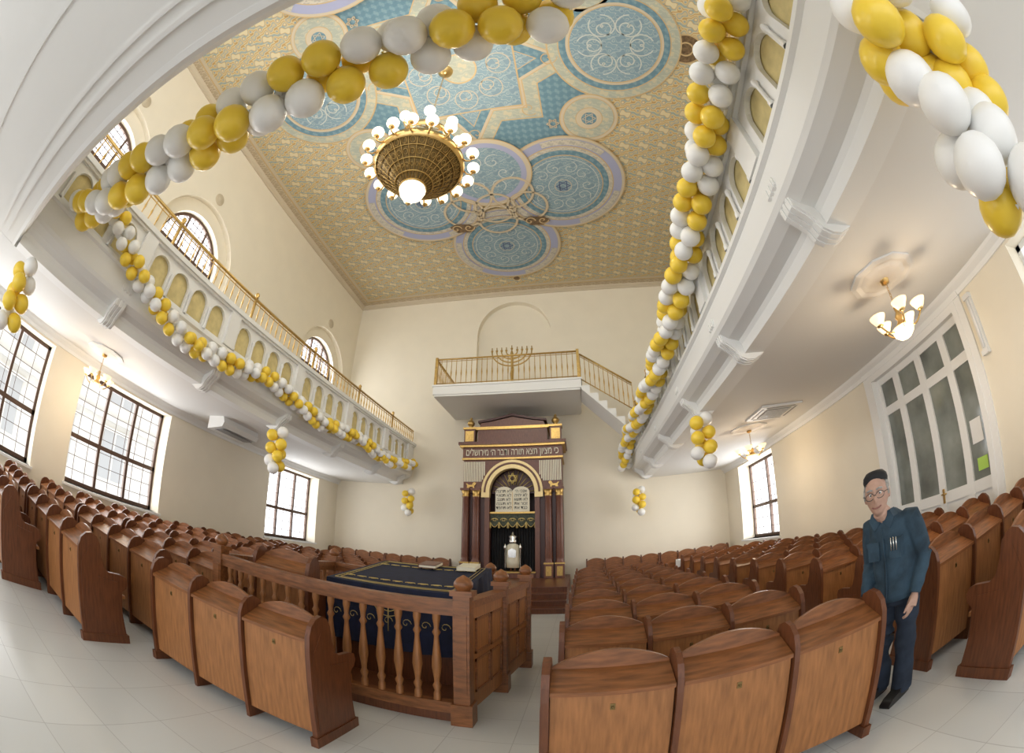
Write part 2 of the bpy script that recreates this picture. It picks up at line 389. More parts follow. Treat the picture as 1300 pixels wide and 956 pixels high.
cdisc(0,D-.95,.14,'c_line',5);cdisc(0,D-.95,.11,'c_brown',6)
struct('ceiling',mb.mesh('ceiling',CM),'painted ceiling with gold arabesque field and blue medallions')
tn=1
for s in(-1,1):
    mb=MB();pr=[(0,-.16),(.04,-.16),(.05,-.1),(.12,-.04),(.14,0),(0,0)]
    mb.prism([(s*(W-d_),ZS+z_) for d_,z_ in pr],'y',Y0,D)
    struct('trim_%d'%tn,mb.mesh('trim',['white']),'white crown moulding');tn+=1
    mb=MB();mb.prism([(s*(W-d_),HC+.015+z_*.8) for d_,z_ in pr],'y',Y0,D)
    struct('trim_%d'%tn,mb.mesh('trim',['c_tan']),'narrow cornice at ceiling edge');tn+=1
mb=MB();mb.prism([(D-d_,HC+.015+z_*.8) for d_,z_ in pr],'x',-W,W);struct('trim_%d'%tn,mb.mesh('trim',['c_tan']),'narrow cornice at ceiling edge')
# ------------------------------------------------------------------ galleries
def railing(mb,a,b,zb,h=.48,step=.16,fin=True):
    a=Vector(a);b=Vector(b);Ln=(b-a).length;nn=int(Ln/step)
    top_=lambda t,z:tuple(a.lerp(b,t)+Vector((0,0,z)))
    mb.tube([top_(0,h),top_(1,h)],.028,8);mb.tube([top_(0,.06),top_(1,.06)],.014,6);mb.tube([top_(0,h-.07),top_(1,h-.07)],.010,6)
    for i in range(nn+1):
        p=a.lerp(b,i/nn)
        if i%14==0 and fin:
            mb.lathe([(.03,0),(.03,h+.02),(.045,h+.03),(.03,h+.05),(.05,h+.09),(.03,h+.13),(.001,h+.15)],tuple(p),8)
        else:
            mb.lathe([(.009,.03),(.012,h*.3),(.022,h*.45),(.012,h*.6),(.009,h)],tuple(p),5)
# profile measured toward the hall from the parapet plane
prof=[(0,4.12),(.04,4.1),(.04,4.05),(.0,4.02),(-.02,3.74),(-.05,3.69),(-.16,3.62),(-.29,3.58),(-.32,3.53),(-.33,ZS-.005),(-.6,ZS-.005),(-.6,4.12)]
bprof=[(-.6,3.9),(-.0,3.9),(-.0,3.82),(-.03,3.80),(-.06,3.72),(-.08,3.60),(-.18,3.52),(-.24,3.46),(-.28,3.38),(-.36,3.34),(-.46,3.34),(-.6,3.41)]
ZA0,ZA1=4.12,4.72
PY=[2.15,4.4,6.6,8.85,11.1,12.95]
def arches(a,b,piers):
    hs=[]
    edges=[a]+[p for p in piers if a<p<b-.6]+[b]
    for e0,e1 in zip(edges[:-1],edges[1:]):
        L_=e1-e0-.3;k=max(1,round(L_/.5));w=L_/k
        for i in range(k):hs.append(e0+.15+w*(i+.5))
    return hs
def arcade(a,b,cs):
    return curve_poly(rect(a,b,ZA0,ZA1),[arch(c,.185,ZA0+.04,ZA1-.25,10) for c in cs],.06)
for s,P in((-1,3.72),(1,3.5)):
    g=empty('gallery','white side gallery with arcaded parapet and gilt railing','balcony')
    mb=MB();mb.box(*sorted((s*W,s*(P+.6))),Y0,D-.005,ZS,4.05);ob('gallery_floor',mb.mesh('slab',['soffit']),g)
    mb=MB();mb.prism([(s*(P-d_),z_) for d_,z_ in prof],'y',.2,D-.005);mb.box(*sorted((s*(P-.08),s*(P+.18))),.2,D-.005,ZA1+.04,ZA1+.12);mb.box(*sorted((s*(P-.04),s*(P+.15))),.2,D-.005,ZA1,ZA1+.04)
    ob('cornice',mb.mesh('cornice',['white']),g)
    cs=arches(.2,D,PY)
    mb=MB();mb.addmesh(arcade(.2,D-.005,cs),lambda u,v,w:(s*(P+.04)+w,u,v))
    for c in cs:
        mb.lathe([(.03,ZA0),(.03,ZA0+.06),(.02,ZA0+.08),(.02,ZA1-.3),(.035,ZA1-.26),(.03,ZA1-.22)],(s*(P-.02),c-.24,0),8)
    for y in PY:mb.box(*sorted((s*(P-.05),s*(P+.1))),y-.13,y+.13,ZA0,ZA1+.02)
    ob('parapet',mb.mesh('parapet',['white']),g)
    mb=MB();mb.box(*sorted((s*(P+.08),s*(P+.11))),.2,D-.005,ZA0,ZA1);ob('parapet_panel',mb.mesh('panel',['goldpaint']),g)
    mb=MB();railing(mb,(s*(P+.05),.3,ZA1+.12),(s*(P+.05),D-.05,ZA1+.12),0,.46);ob('railing',mb.mesh('railing',['gold']),g)
    mb=MB();mb.prism([(s*(P-d_),z_) for d_,z_ in bprof],'y',-.10,.10)
    for q in(-.062,0,.062):mb.prism([(s*(P-d_-.010),z_-.010) for d_,z_ in bprof],'y',q-.016,q+.016)
    bm_=mb.mesh('bracket',['white'])
    for y in PY:ob('bracket',bm_,g,(0,y,0))
g=empty('gallery','white rear gallery with plain curved soffit edge','balcony')
GL,GR=-4.31,4.09
mb=MB();mb.box(GL,GR,Y0,.10,ZS,4.05)
for (a,b,h) in((-.10,-.06,.02),(-.22,-.19,.015),(-.9,-.86,.015)):mb.box(GL+.3,GR-.3,a,b,ZS-h,ZS)
ob('gallery_floor',mb.mesh('slab',['soffit']),g)
profr=[(0,ZS),(.05,ZS),(.05,ZS+.07),(.09,ZS+.09),(.13,ZS+.17),(.13,ZS+.26),(.07,ZS+.3),(.07,ZS+.66),(.1,ZS+.68),(.1,ZS+.72),(0,ZS+.72)]
mb=MB();mb.prism([(.10+d_,z_-.004) for d_,z_ in profr],'x',GL,GR);mb.box(-3.9,3.7,.05,.25,ZA1+.02,ZA1+.12);ob('cornice',mb.mesh('cornice',['white']),g)
mb=MB();mb.addmesh(arcade(-3.9,3.7,[-3.6+.56*i for i in range(13)]),lambda u,v,w:(u,.12+w,v));ob('parapet',mb.mesh('parapet',['white']),g)
mb=MB();mb.box(-3.9,3.7,.0,.03,ZA0,ZA1);ob('parapet_panel',mb.mesh('panel',['goldpaint']),g)
# ------------------------------------------------------------------ ark balcony + stairs
AX=-.12
DZ=6.05
g=empty('ark_balcony','white balcony above the ark with gilt railing and side stair','balcony')
mb=MB();mb.box(-2.3,2.0,11.05,D-.01,DZ-.30,DZ-.005);mb.box(-2.27,1.97,11.08,D-.01,DZ-.35,DZ-.30);mb.box(-2.33,2.03,11.02,D-.01,DZ-.05,DZ);ob('deck',mb.mesh('deck',['white']),g)
mb=MB();RH=.84;railing(mb,(-2.25,11.1,DZ),(1.95,11.1,DZ),0,RH,.15,False);railing(mb,(-2.25,11.1,DZ),(-2.25,D-.05,DZ),0,RH,.15,False)
for x in(-2.25,1.95):mb.box(x-.04,x+.04,11.06,11.14,DZ,DZ+RH+.06)
railing(mb,(2.0,11.1,DZ-.1),(3.42,11.1,4.95),0,RH,.15,False)
ob('railing',mb.mesh('railing',['gold']),g)
mb=MB();ns=7
pts=[(2.0,DZ)];dz=(DZ-4.35)/ns;dx=1.6/ns
for i in range(ns):
    pts+=[(2.0+dx*i,DZ-dz*(i+1))];pts+=[(2.0+dx*(i+1),DZ-dz*(i+1))]
pts+=[(3.6,4.1),(2.0,DZ-.35)]
mb.prism(pts,'y',11.06,12.2);ob('stair_flight',mb.mesh('stair',['white']),g)
g=empty('menorah','tall gilt menorah with many curved branches on balcony','menorah',(AX+.05,11.8,DZ));g.scale=(1.08,1,1.12)
mb=MB();mb.lathe([(.001,0),(.25,0),(.25,.05),(.12,.1),(.05,.2),(.03,.3),(.05,.5),(.03,.6),(.03,1.0),(.05,1.1),(.02,1.2)],(0,0,0),16);ob('stand',mb.mesh('stand',['gold']),g)
mb=MB()
for r in(.16,.30,.44,.58):
    mb.tube([(r*math.cos(pi+pi*i/20),0,1.17+r*.75*math.sin(pi+pi*i/20)) for i in range(21)],.02,6)
ob('branches',mb.mesh('branches',['gold']),g)
mb=MB();mb.lathe([(.001,0),(.02,0),(.04,.05),(.03,.06),(.015,.06),(.015,.14),(.001,.15)],(0,0,0),8);cm=mb.mesh('cup',['gold'])
for x in(-.58,-.44,-.30,-.16,0,.16,.30,.44,.58):ob('candle_cup',cm,g,(x,0,1.17 if x else 1.22))
# ------------------------------------------------------------------ stage steps + ark
mb=MB()
for i in range(4):mb.box(-1.68,1.5,8.6+.32*i,D-.01,.0+.12*i,.12*(i+1),0)
for i in range(4):mb.box(-1.69,1.51,8.58+.32*i,8.66+.32*i,.12*(i+1)-.02,.12*(i+1)+.003,1)
o=ob('stage_steps',mb.mesh('stage',['woodd','arkwood']));top(o,'dark wooden stepped platform leading up to the ark','steps')
ZB=.483
g=empty('torah_ark','mahogany torah ark with paired columns, arch and gilt details','ark',(AX,12.2,ZB))
g.scale=(1,1,1.085)
def z_(z):return z-ZB
mb=MB()
mb.box(-1.45,-.80,.1,1.15,0,z_(2.95));mb.box(.80,1.45,.1,1.15,0,z_(2.95))
mb.box(-.80,.80,.9,1.15,0,z_(3.7))
ob('cabinet_body',mb.mesh('body',['arkdark']),g)
ZC=z_(2.84)
def ac(r,i,n=24):return (r*math.cos(pi*i/n),ZC+r*math.sin(pi*i/n))
mb=MB()
mb.prism([(1.45,ZC)]+[(1.45,z_(3.75)),(-1.45,z_(3.75)),(-1.45,ZC)]+[ac(.80,i) for i in range(25)][::-1],'y',.0,1.1,0)
for i in range(13):
    for sx in(-1,1):
        x=sx*(.82+.05*i);zt=z_(3.70);xx=abs(x);zb=z_(3.14) if xx>.93 else ZC+math.sqrt(max(0,.93**2-xx*xx))+.03
        zb=max(zb,z_(3.14))
        if xx<1.44:mb.box(x-.015,x+.015,-.02,0,zb,zt,1)
ob('arch_panel',mb.mesh('arch_panel',['arkwood','cream']),g)
mb=MB()
for r0,r1,y0,m_ in((.66,.77,-.05,0),(.78,.82,-.07,1),(.83,.90,-.04,0)):
    mb.prism([ac(r1,i) for i in range(25)]+[ac(r0,i) for i in range(25)][::-1],'y',y0,.2,m_)
for sx in(-1,1):
    mb.box(*sorted((sx*.66,sx*.90)),-.04,.2,ZC-.14,ZC,0)
    mb.box(*sorted((sx*.66,sx*.80)),.0,.2,0,ZC-.14,1)
ob('arch_moulding',mb.mesh('arch_moulding',['archgold','arkwood']),g)
mb=MB()
mb.box(-1.5,1.5,-.08,1.15,z_(3.75),z_(3.8),1);mb.box(-1.48,1.48,-.05,1.15,z_(3.8),z_(4.1),0);mb.box(-1.56,1.56,-.14,1.15,z_(4.1),z_(4.16),1);mb.box(-1.6,1.6,-.18,1.15,z_(4.16),z_(4.24),0)
mb.box(-1.05,1.05,0,1.1,z_(4.24),z_(4.62),0);mb.box(-1.1,1.1,-.04,1.1,z_(4.62),z_(4.7),1)
mb.prism([(-1.0,z_(4.7)),(1.0,z_(4.7)),(.95,z_(4.82)),(.6,z_(4.86)),(0,z_(4.98)),(-.6,z_(4.86)),(-.95,z_(4.82))],'y',0,1.1,0)
mb.prism([(-1.04,z_(4.82)),(-.6,z_(4.88)),(0,z_(5.0)),(.6,z_(4.88)),(1.04,z_(4.82)),(1.04,z_(4.88)),(.6,z_(4.94)),(0,z_(5.07)),(-.6,z_(4.94)),(-1.04,z_(4.88))],'y',-.05,1.1,2)
ob('entablature',mb.mesh('entablature',['arkwood','gold','arkdark']),g)
tm=text_mesh('כי מציון תצא תורה ודבר ה׳ מירושלים'[::-1],.27,'cream',.006)
xs=[v.co.x for v in tm.vertices];wd=max(xs)-min(xs) if xs else 1
ob('lettering',tm,g,(-(max(xs)+min(xs))/2*2.75/wd,-.06,z_(3.95)),(pi/2,0,0),(2.75/wd,1,1))
mb=MB();mb.box(-.17,.17,0,.3,0,.4,0);mb.box(-.2,.2,-.03,.33,.4,.46,1);mb.box(-.13,.13,-.012,0,.05,.35,1)
mb.prism([(-.09,.1),(-.03,.08),(0,.2),(.03,.08),(.09,.1),(.07,.3),(-.07,.3)],'y',-.03,-.01,1)
mb.lathe([(.001,.46),(.06,.46),(.04,.5),(.1,.56),(.12,.62),(.06,.7),(.03,.72),(.05,.75),(.001,.8)],(0,.15,0),12,1)
am=mb.mesh('pedestal_block',['arkwood','gold'])
for x in(-1.3,1.3):ob('pedestal_finial',am,g,(x,-.02,z_(4.24)))
mb=MB();mb.box(-.13,.13,-.13,.13,0,.38,0);mb.box(-.14,.14,-.14,.14,.38,.42,1);mb.box(-.08,.08,-.145,-.13,.06,.32,1)
mb.lathe([(.125,.42),(.125,.46),(.10,.5),(.11,.55),(.105,1.4),(.095,2.2),(.11,2.22),(.1,2.26)],(0,0,0),18,0)
mb.lathe([(.1,2.22),(.12,2.26),(.1,2.29),(.13,2.38),(.14,2.4)],(0,0,0),18,1);mb.box(-.14,.14,-.16,.16,2.4,2.46,0)
cm=mb.mesh('column',['arkwood','gold'])
for x in(-1.36,-1.05,1.05,1.36):ob('column',cm,g,(x,-.02,0))
mb=MB();mb.box(-.66,.66,.5,.52,z_(.5),z_(2.0),0)
for i in range(17):
    x=-.64+.08*i;mb.lathe([(.035,0),(.035,1.5)],(x,.48,0),8,0)
ob('curtain',mb.mesh('curtain',['black']),g)
mb=MB()
pts=[(-.66,z_(2.25))]
for i in range(5):
    for t in range(9):
        x=-.66+1.32*(i+t/8)/5;pts.append((x,z_(2.02)-.14*math.sin(pi*t/8)))
pts.append((.66,z_(2.25)));mb.prism(pts,'y',.15,.18,0)
for i in range(6):
    x=-.66+1.32*i/5;mb.lathe([(.001,0),(.04,.02),(.02,.12),(.03,.16),(.001,.18)],(x,.14,z_(1.85)),8,1)
for i in range(5):
    for sg in(-1,1):
        c=-.66+1.32*(i+.5)/5;mb.tube([(c+sg*.1*math.cos(t*.5)*(1-t/12),.145,z_(2.08)+.07*math.sin(t*.5)*(1-t/12)) for t in range(11)],.012,5,1)
    mb.tube([(-.66+1.32*(i+t/8)/5,.145,z_(2.03)-.14*math.sin(pi*t/8)) for t in range(9)],.012,5,1)
ob('valance',mb.mesh('valance',['brocade','thread']),g)
mb=MB();mb.box(-.67,.67,.1,.4,z_(2.26),z_(2.31),1)
tabs=[(-.5,z_(2.31)),(.5,z_(2.31)),(.5,z_(2.86))]+[(.25+.25*math.cos(pi*i/10),z_(2.86)+.15*math.sin(pi*i/10)) for i in range(11)]+[(-.25+.25*math.cos(pi*i/10),z_(2.86)+.15*math.sin(pi*i/10)) for i in range(11)]
mb.prism(tabs,'y',.1,.16,0);mb.box(-.005,.005,.09,.1,z_(2.34),z_(2.86),1)
ob('tablets_of_the_law',mb.mesh('tablets',['cream','gold']),g)
R5=['אנכי ה׳','לא יהיה','לא תשא','זכור את','כבד את'];L5=['לא תרצח','לא תנאף','לא תגנב','לא תענה','לא תחמד']
for cx,rows in((.25,R5),(-.25,L5)):
    for i,tx in enumerate(rows):
        ob('tablet_lettering',text_mesh(tx[::-1],.12,'ink',.003),g,(cx,.095,z_(2.88)-.115*i),(pi/2,0,0))
mb=MB();mb.prism([(.66*math.cos(pi*i/20),ZC+.66*math.sin(pi*i/20)) for i in range(21)],'y',.35,.4,1)
for rot in(pi/2,-pi/2):
    p=[Vector((.15*math.cos(rot+2*pi*i/3),.12,z_(3.24)+.15*math.sin(rot+2*pi*i/3))) for i in range(3)]
    for i in range(3):mb.tube([p[i],p[(i+1)%3]],.019,6,0)
for i in range(13):
    a=pi*(i+.5)/13;mb.tube([(.24*math.cos(a),.33,ZC+.24*math.sin(a)),(.64*math.cos(a),.33,ZC+.64*math.sin(a))],.012,5,0)
ob('star_of_david_sunburst',mb.mesh('star',['thread','arkdark']),g)
mb=MB();mb.box(-.66,.66,-.05,.5,0,z_(.62),0);mb.box(-.68,.68,-.08,.5,z_(.62),z_(.66),1);ob('sill',mb.mesh('sill',['arkwood','gold']),g)
mb=MB()
mb.prism([(-.2,0),(-.16,.02),(-.1,0),(-.07,.06),(.06,.06),(.08,0),(.13,0),(.12,.1),(.17,.14),(.2,.2),(.14,.25),(.07,.22),(.02,.14),(-.12,.14),(-.2,.2),(-.24,.18),(-.18,.12)],'y',-.04,-.0)
lm=mb.mesh('lion_relief',['gold'])
ob('lion_relief',lm,g,(-1.2,0,z_(2.95)),scale=(.7,1,.7));ob('lion_relief',lm,g,(1.2,0,z_(2.95)),scale=(-.7,1,.7))
def torah(x):
    g=empty('torah_scroll','white mantled torah scroll with silver crown and breastplate','torah scroll',(AX+x,12.42,.675));g.scale=(1.15,1,1.05)
    mb=MB();mb.lathe([(.001,.1),(.16,.1),(.17,.3),(.15,.75),(.08,.8),(.001,.82)],(0,0,0),18,0);mb.lathe([(.02,0),(.02,.12)],(-.05,0,0),8,1);mb.lathe([(.02,0),(.02,.12)],(.05,0,0),8,1);ob('mantle',mb.mesh('mantle',['cream','woodd']),g)
    mb=MB()
    mb.lathe([(.10,.82),(.12,.9),(.09,.93),(.13,1.0),(.05,1.05),(.03,1.1),(.001,1.15)],(0,0,0),12)
    for q in(-.19,.19):mb.lathe([(.015,.1),(.02,.6),(.04,.65),(.05,.7),(.02,.76),(.001,.8)],(q,-.03,0),10)
    mb.prism([(-.09,.4),(.09,.4),(.1,.6),(0,.66),(-.1,.6)],'y',-.18,-.17);ob('silver_ornaments',mb.mesh('silver_ornaments',['silver']),g)
torah(0)
# ------------------------------------------------------------------ pews
SW=.55
mb=MB();mb.box(.02,SW-.02,0,.025,.1,.79,0);PANEL=mb.mesh('back_panel',['wood'])
mb=MB();mb.box(SW/2-.011,SW/2+.011,-.004,0,.70,.735,0)
mb.lathe([(.001,0),(.006,.0),(.006,.004)],(SW/2,-.006,.717),8,0,True,Matrix.Rotation(pi/2,3,'X'));LOCK=mb.mesh('lock',['bronze'])
mb=MB();mb.prism([(-.02,.79),(-.02,.812),(.15,.885),(.15,.86),(.0,.79)],'x',.018,SW-.018);LID=mb.mesh('book_lid',['woodh'])
mb=MB();cp=[(.018,.80),(SW-.018,.80)]
for i in range(15):
    t=i/14;cp.append((SW-.018-(SW-.036)*t,.895+.085*math.sin(pi*t)**.8))
mb.prism(cp,'y',.15,.178);mb.prism([(.018,.45),(SW-.018,.45),(SW-.018,.80),(.018,.80)],'y',.155,.172);CREST=mb.mesh('crest_rail',['woodh'])
dp=[(-.03,0),(-.03,.76),(-.025,.84),(0,.905),(.05,.95),(.11,.965),(.17,.94),(.205,.88),(.22,.78),(.25,.69),(.3,.655),(.44,.65),(.5,.63),(.52,.58),(.5,.53),(.45,.5),(.44,.3),(.47,.06),(.47,0)]
mb=MB();mb.prism(dp,'x',-.014,.014);DIV=mb.mesh('divider',['woodd'])
mb=MB();mb.prism(dp,'x',-.017,.017);mb.prism([(.0,.12),(.0,.7),(.1,.86),(.16,.8),(.18,.6),(.4,.58),(.4,.12)],'x',-.021,.021);mb.box(-.026,.026,-.05,.49,0,.08);END=mb.mesh('end_panel',['woodd'])
SEAT={}
def seatmesh(n_):
    if n_ not in SEAT:
        mb=MB();mb.box(.02,n_*SW-.02,.18,.5,.42,.45);mb.box(.02,n_*SW-.02,.2,.22,.1,.42);SEAT[n_]=mb.mesh('seat',['wood'])
    return SEAT[n_]
def pew(x,y,n_,label,group,rz=0,z=0,sc=(1,1,1)):
    g=empty('pew',label,'pew',(x,y,z),(0,0,rz),group);g.scale=sc
    for i in range(n_):
        b_=ob('back_panel',PANEL,g,(i*SW,0,0));ob('lock',LOCK,b_);ob('book_lid',LID,g,(i*SW,0,0));ob('crest_rail',CREST,g,(i*SW,0,0))
    for i in range(1,n_):ob('divider',DIV,g,(i*SW,0,0))
    ob('end_panel',END,g,(0,0,0));ob('end_panel',END,g,(n_*SW,0,0));ob('seat',seatmesh(n_),g)
    return g
lb='varnished brown wooden pew with arched seat backs'
pew(1.62,1.82,3,lb+' and book lids',"pews beside the central aisle",sc=(1.05,1,.98))
for i in range(1,9):pew(1.64+.01*i,1.90+.86*i,3,lb+' and book lids',"pews beside the central aisle",sc=(1.02,1,.98))
for i in range(11):pew(4.2,1.25+.87*i,4,lb+' beside the wall',"pews along the door side")
pew(-5.1,.85,4,lb+' at the rear',"pews along the window side")
for i in range(10):
    pew(-3.95,1.45+.87*i,4,lb+' near the bimah',"pews along the window side")
    pew(-6.3,1.45+.87*i,4,lb+' below the windows',"pews along the window side")
for x in(-2.2,-4.45):pew(x,13.2,4,lb+' against the end wall',"pews along the end wall",pi)
for x in(4.2,6.45):pew(x,13.2,4,lb+' against the end wall',"pews along the end wall",pi)
pew(-1.42,2.08,3,lb+' behind the bimah',"pews by the bimah",sc=(1.03,1,.98))
pew(-1.30,3.32,1,'single wooden seat with high arched back inside the bimah',"pews by the bimah",0,.1,(1.25,.8,1.16))
def ctable(x,y,w_,d_,label):
    g=empty('side_table',label,'table',(x,y,0))
    mb=MB();mb.box(-w_,w_,-d_,d_,.70,.74);ob('table_top',mb.mesh('top',['wood']),g)
    mb=MB();mb.box(-.03,.03,-.03,.03,0,.7);lm_=mb.mesh('leg',['wood'])
    for sx in(-1,1):
        for sy in(-1,1):ob('leg',lm_,g,(sx*(w_-.06),sy*(d_-.06),0))
    mb=MB();mb.box(-w_-.02,w_+.02,-d_-.02,d_+.02,.74,.75);mb.box(-w_-.02,w_+.02,-d_-.03,-d_-.01,.45,.75);mb.box(-w_-.03,-w_-.01,-d_-.02,d_+.02,.45,.75);mb.box(w_+.01,w_+.03,-d_-.02,d_+.02,.45,.75)
    ob('tablecloth',mb.mesh('cloth',['linen']),g)
ctable(2.6,10.2,.45,.3,'small table with white cloth beyond the pews')
ctable(5.2,11.6,.7,.35,'long table with white cloth near the end wall')
# ------------------------------------------------------------------ bimah
g=empty('bimah','wooden bimah enclosure with turned balusters and panelled side','bimah',(0,0,0))
bx0,bx1,by0,by1=-1.5,.95,3.0,5.2
mb=MB()
def rail(a,b):
    (x0_,y0_),(x1_,y1_)=a,b
    if x0_==x1_:
        mb.box(x0_-.05,x0_+.05,y0_,y1_,1.0,1.06);mb.box(x0_-.035,x0_+.035,y0_,y1_,.94,1.0);mb.box(x0_-.04,x0_+.04,y0_,y1_,.1,.2)
    else:
        mb.box(x0_,x1_,y0_-.05,y0_+.05,1.0,1.06);mb.box(x0_,x1_,y0_-.035,y0_+.035,.94,1.0);mb.box(x0_,x1_,y0_-.04,y0_+.04,.1,.2)
rail((bx0,by0),(bx1,by0));rail((bx0,by0),(bx0,by1));rail((bx0,by1),(.2,by1))
ob('rail',mb.mesh('rail',['woodh']),g)
mb=MB();mb.lathe([(.03,.2),(.03,.26),(.02,.28),(.035,.33),(.02,.36),(.024,.4),(.038,.5),(.036,.56),(.02,.72),(.018,.76),(.032,.79),(.018,.82),(.022,.86),(.03,.9),(.03,.94)],(0,0,0),12);BAL=mb.mesh('baluster',['wood'])
x=bx0+.15
while x<bx1-.1:ob('baluster',BAL,g,(x,by0,0));x+=.15
y=by0+.15
while y<by1-.1:
    ob('baluster',BAL,g,(bx0,y,0));y+=.15
mb=MB();mb.box(-.06,.06,-.06,.06,.2,1.1);mb.box(-.08,.08,-.08,.08,0,.2);mb.box(-.08,.08,-.08,.08,1.1,1.14);mb.lathe([(.05,1.14),(.07,1.17),(.07,1.2),(.05,1.23),(.001,1.26)],(0,0,0),14);mb.box(-.04,.04,-.066,.066,.3,.95);POST=mb.mesh('post',['woodh'])
for p in((bx0,by0),(bx1,by0),(bx0,by1),(.7,by1),(bx1+.22,by1-.4),(bx1+.11,by0+.9)):ob('post',POST,g,(p[0],p[1],0))
mb=MB();mb.prism([(bx1-.03,by0),(bx1+.03,by0),(bx1+.25,by1-.4),(bx1+.19,by1-.4)],'z',.1,1.0,0);mb.prism([(bx1-.06,by0),(bx1+.06,by0),(bx1+.28,by1-.4),(bx1+.16,by1-.4)],'z',1.0,1.06,1)
vx=.22/(by1-.4-by0)
for (a,b) in((.15,.48),(.50,.80),(1.0,1.33),(1.36,1.68)):
    for (z0,z1) in((.25,.55),(.60,.90)):
        for (q0,q1,w0,w1) in((a,b,z0,z0+.02),(a,b,z1-.02,z1),(a,a+.02,z0,z1),(b-.02,b,z0,z1)):
            mb.prism([(bx1+.025+vx*q0,by0+q0),(bx1+.045+vx*q0,by0+q0),(bx1+.045+vx*q1,by0+q1),(bx1+.025+vx*q1,by0+q1)],'z',w0,w1,1)
ob('side_panel',mb.mesh('side_panel',['wood','woodh']),g)
mb=MB();mb.box(bx0,bx1,by0,by1,0,.1);ob('platform',mb.mesh('platform',['woodd']),g)
g=empty('reading_table','reading table under navy velvet cover with gold embroidery','table',(.06,3.55,.1))
mb=MB();mb.box(-.56,.62,.1,1.35,.0,.86);ob('table_body',mb.mesh('table',['woodd']),g)
mb=MB()
c4=[(-.64,.05,.93),(.70,.05,.93),(.70,1.4,1.10),(-.64,1.4,1.10)]
mb.add(c4,[(0,1,2,3)],0)
def drape(p,q,n_,drop):
    vs=[];
    for i in range(n_+1):
        t=i/n_;x=p[0]+(q[0]-p[0])*t;y=p[1]+(q[1]-p[1])*t;z=p[2]+(q[2]-p[2])*t
        nx_,ny_=(q[1]-p[1]),-(q[0]-p[0]);l=math.hypot(nx_,ny_);w=.018*math.sin(t*n_*1.3)+.02
        vs+=[(x,y,z),(x+nx_/l*(w*.6),y+ny_/l*(w*.6),z-drop*.4),(x+nx_/l*w,y+ny_/l*w,z-drop)]
    fs=[];
    for i in range(n_):
        for k in(0,1):a=i*3+k;b=(i+1)*3+k;fs.append((a,b,b+1,a+1))
    mb.add(vs,fs,0,True)
drape(c4[0],c4[1],34,.62);drape(c4[1],c4[2],26,.45);drape(c4[2],c4[3],34,.4);drape(c4[3],c4[0],26,.45)
ob('velvet_cover',mb.mesh('cover',['velvet']),g)
mb=MB()
def emb(pts,w=.008):mb.tube(pts,w,5)
def tz(y):return .934+(y-.05)*.126
for a in(.06,.10):
    emb([(-.64+a,.05+a,tz(.05+a)),(.70-a,.05+a,tz(.05+a)),(.70-a,1.4-a,tz(1.4-a)),(-.64+a,1.4-a,tz(1.4-a)),(-.64+a,.05+a,tz(.05+a))],.004)
for i in range(9):
    cx=-.5+.13*i
    for yy in(.28,1.1):
        for sg in(-1,1):emb([(cx+sg*.05*(1-t/10)*math.cos(t*.6),yy+.05*(1-t/10)*math.sin(t*.6),tz(yy)+.005) for t in range(10)],.005)
for i in range(7):
    cx=-.5+.18*i;emb([(cx+.05*(1-t/12)*math.cos(t*.6),.015,.6+.05*(1-t/12)*math.sin(t*.6)) for t in range(12)],.004)
for r in(.05,.1,.15):emb([(.05+r*math.cos(pi+pi*i/14),.005,.8+r*math.sin(pi+pi*i/14)) for i in range(15)],.005)
emb([(.05,.005,.83),(.05,.005,.5)],.006)
ob('gold_embroidery',mb.mesh('embroidery',['thread']),g)
def book(x,y,z,rz,c,lbl):
    mb=MB();mb.box(-.1,.1,-.14,.14,0,.008,0);mb.box(-.095,.1,-.135,.135,.008,.035,1);mb.box(-.1,.1,-.14,.14,.035,.043,0);mb.box(-.105,-.097,-.14,.14,0,.043,0)
    o=ob('prayer_book',mb.mesh('book',[c,'cream']),None,(x,y,z),(.125,0,rz));top(o,lbl,'book','prayer books')
book(.55,4.73,1.195,.0,'cream','closed cream prayer book on the velvet cover');book(.1,4.73,1.195,-.0,'arkwood','closed brown prayer book on the velvet cover')
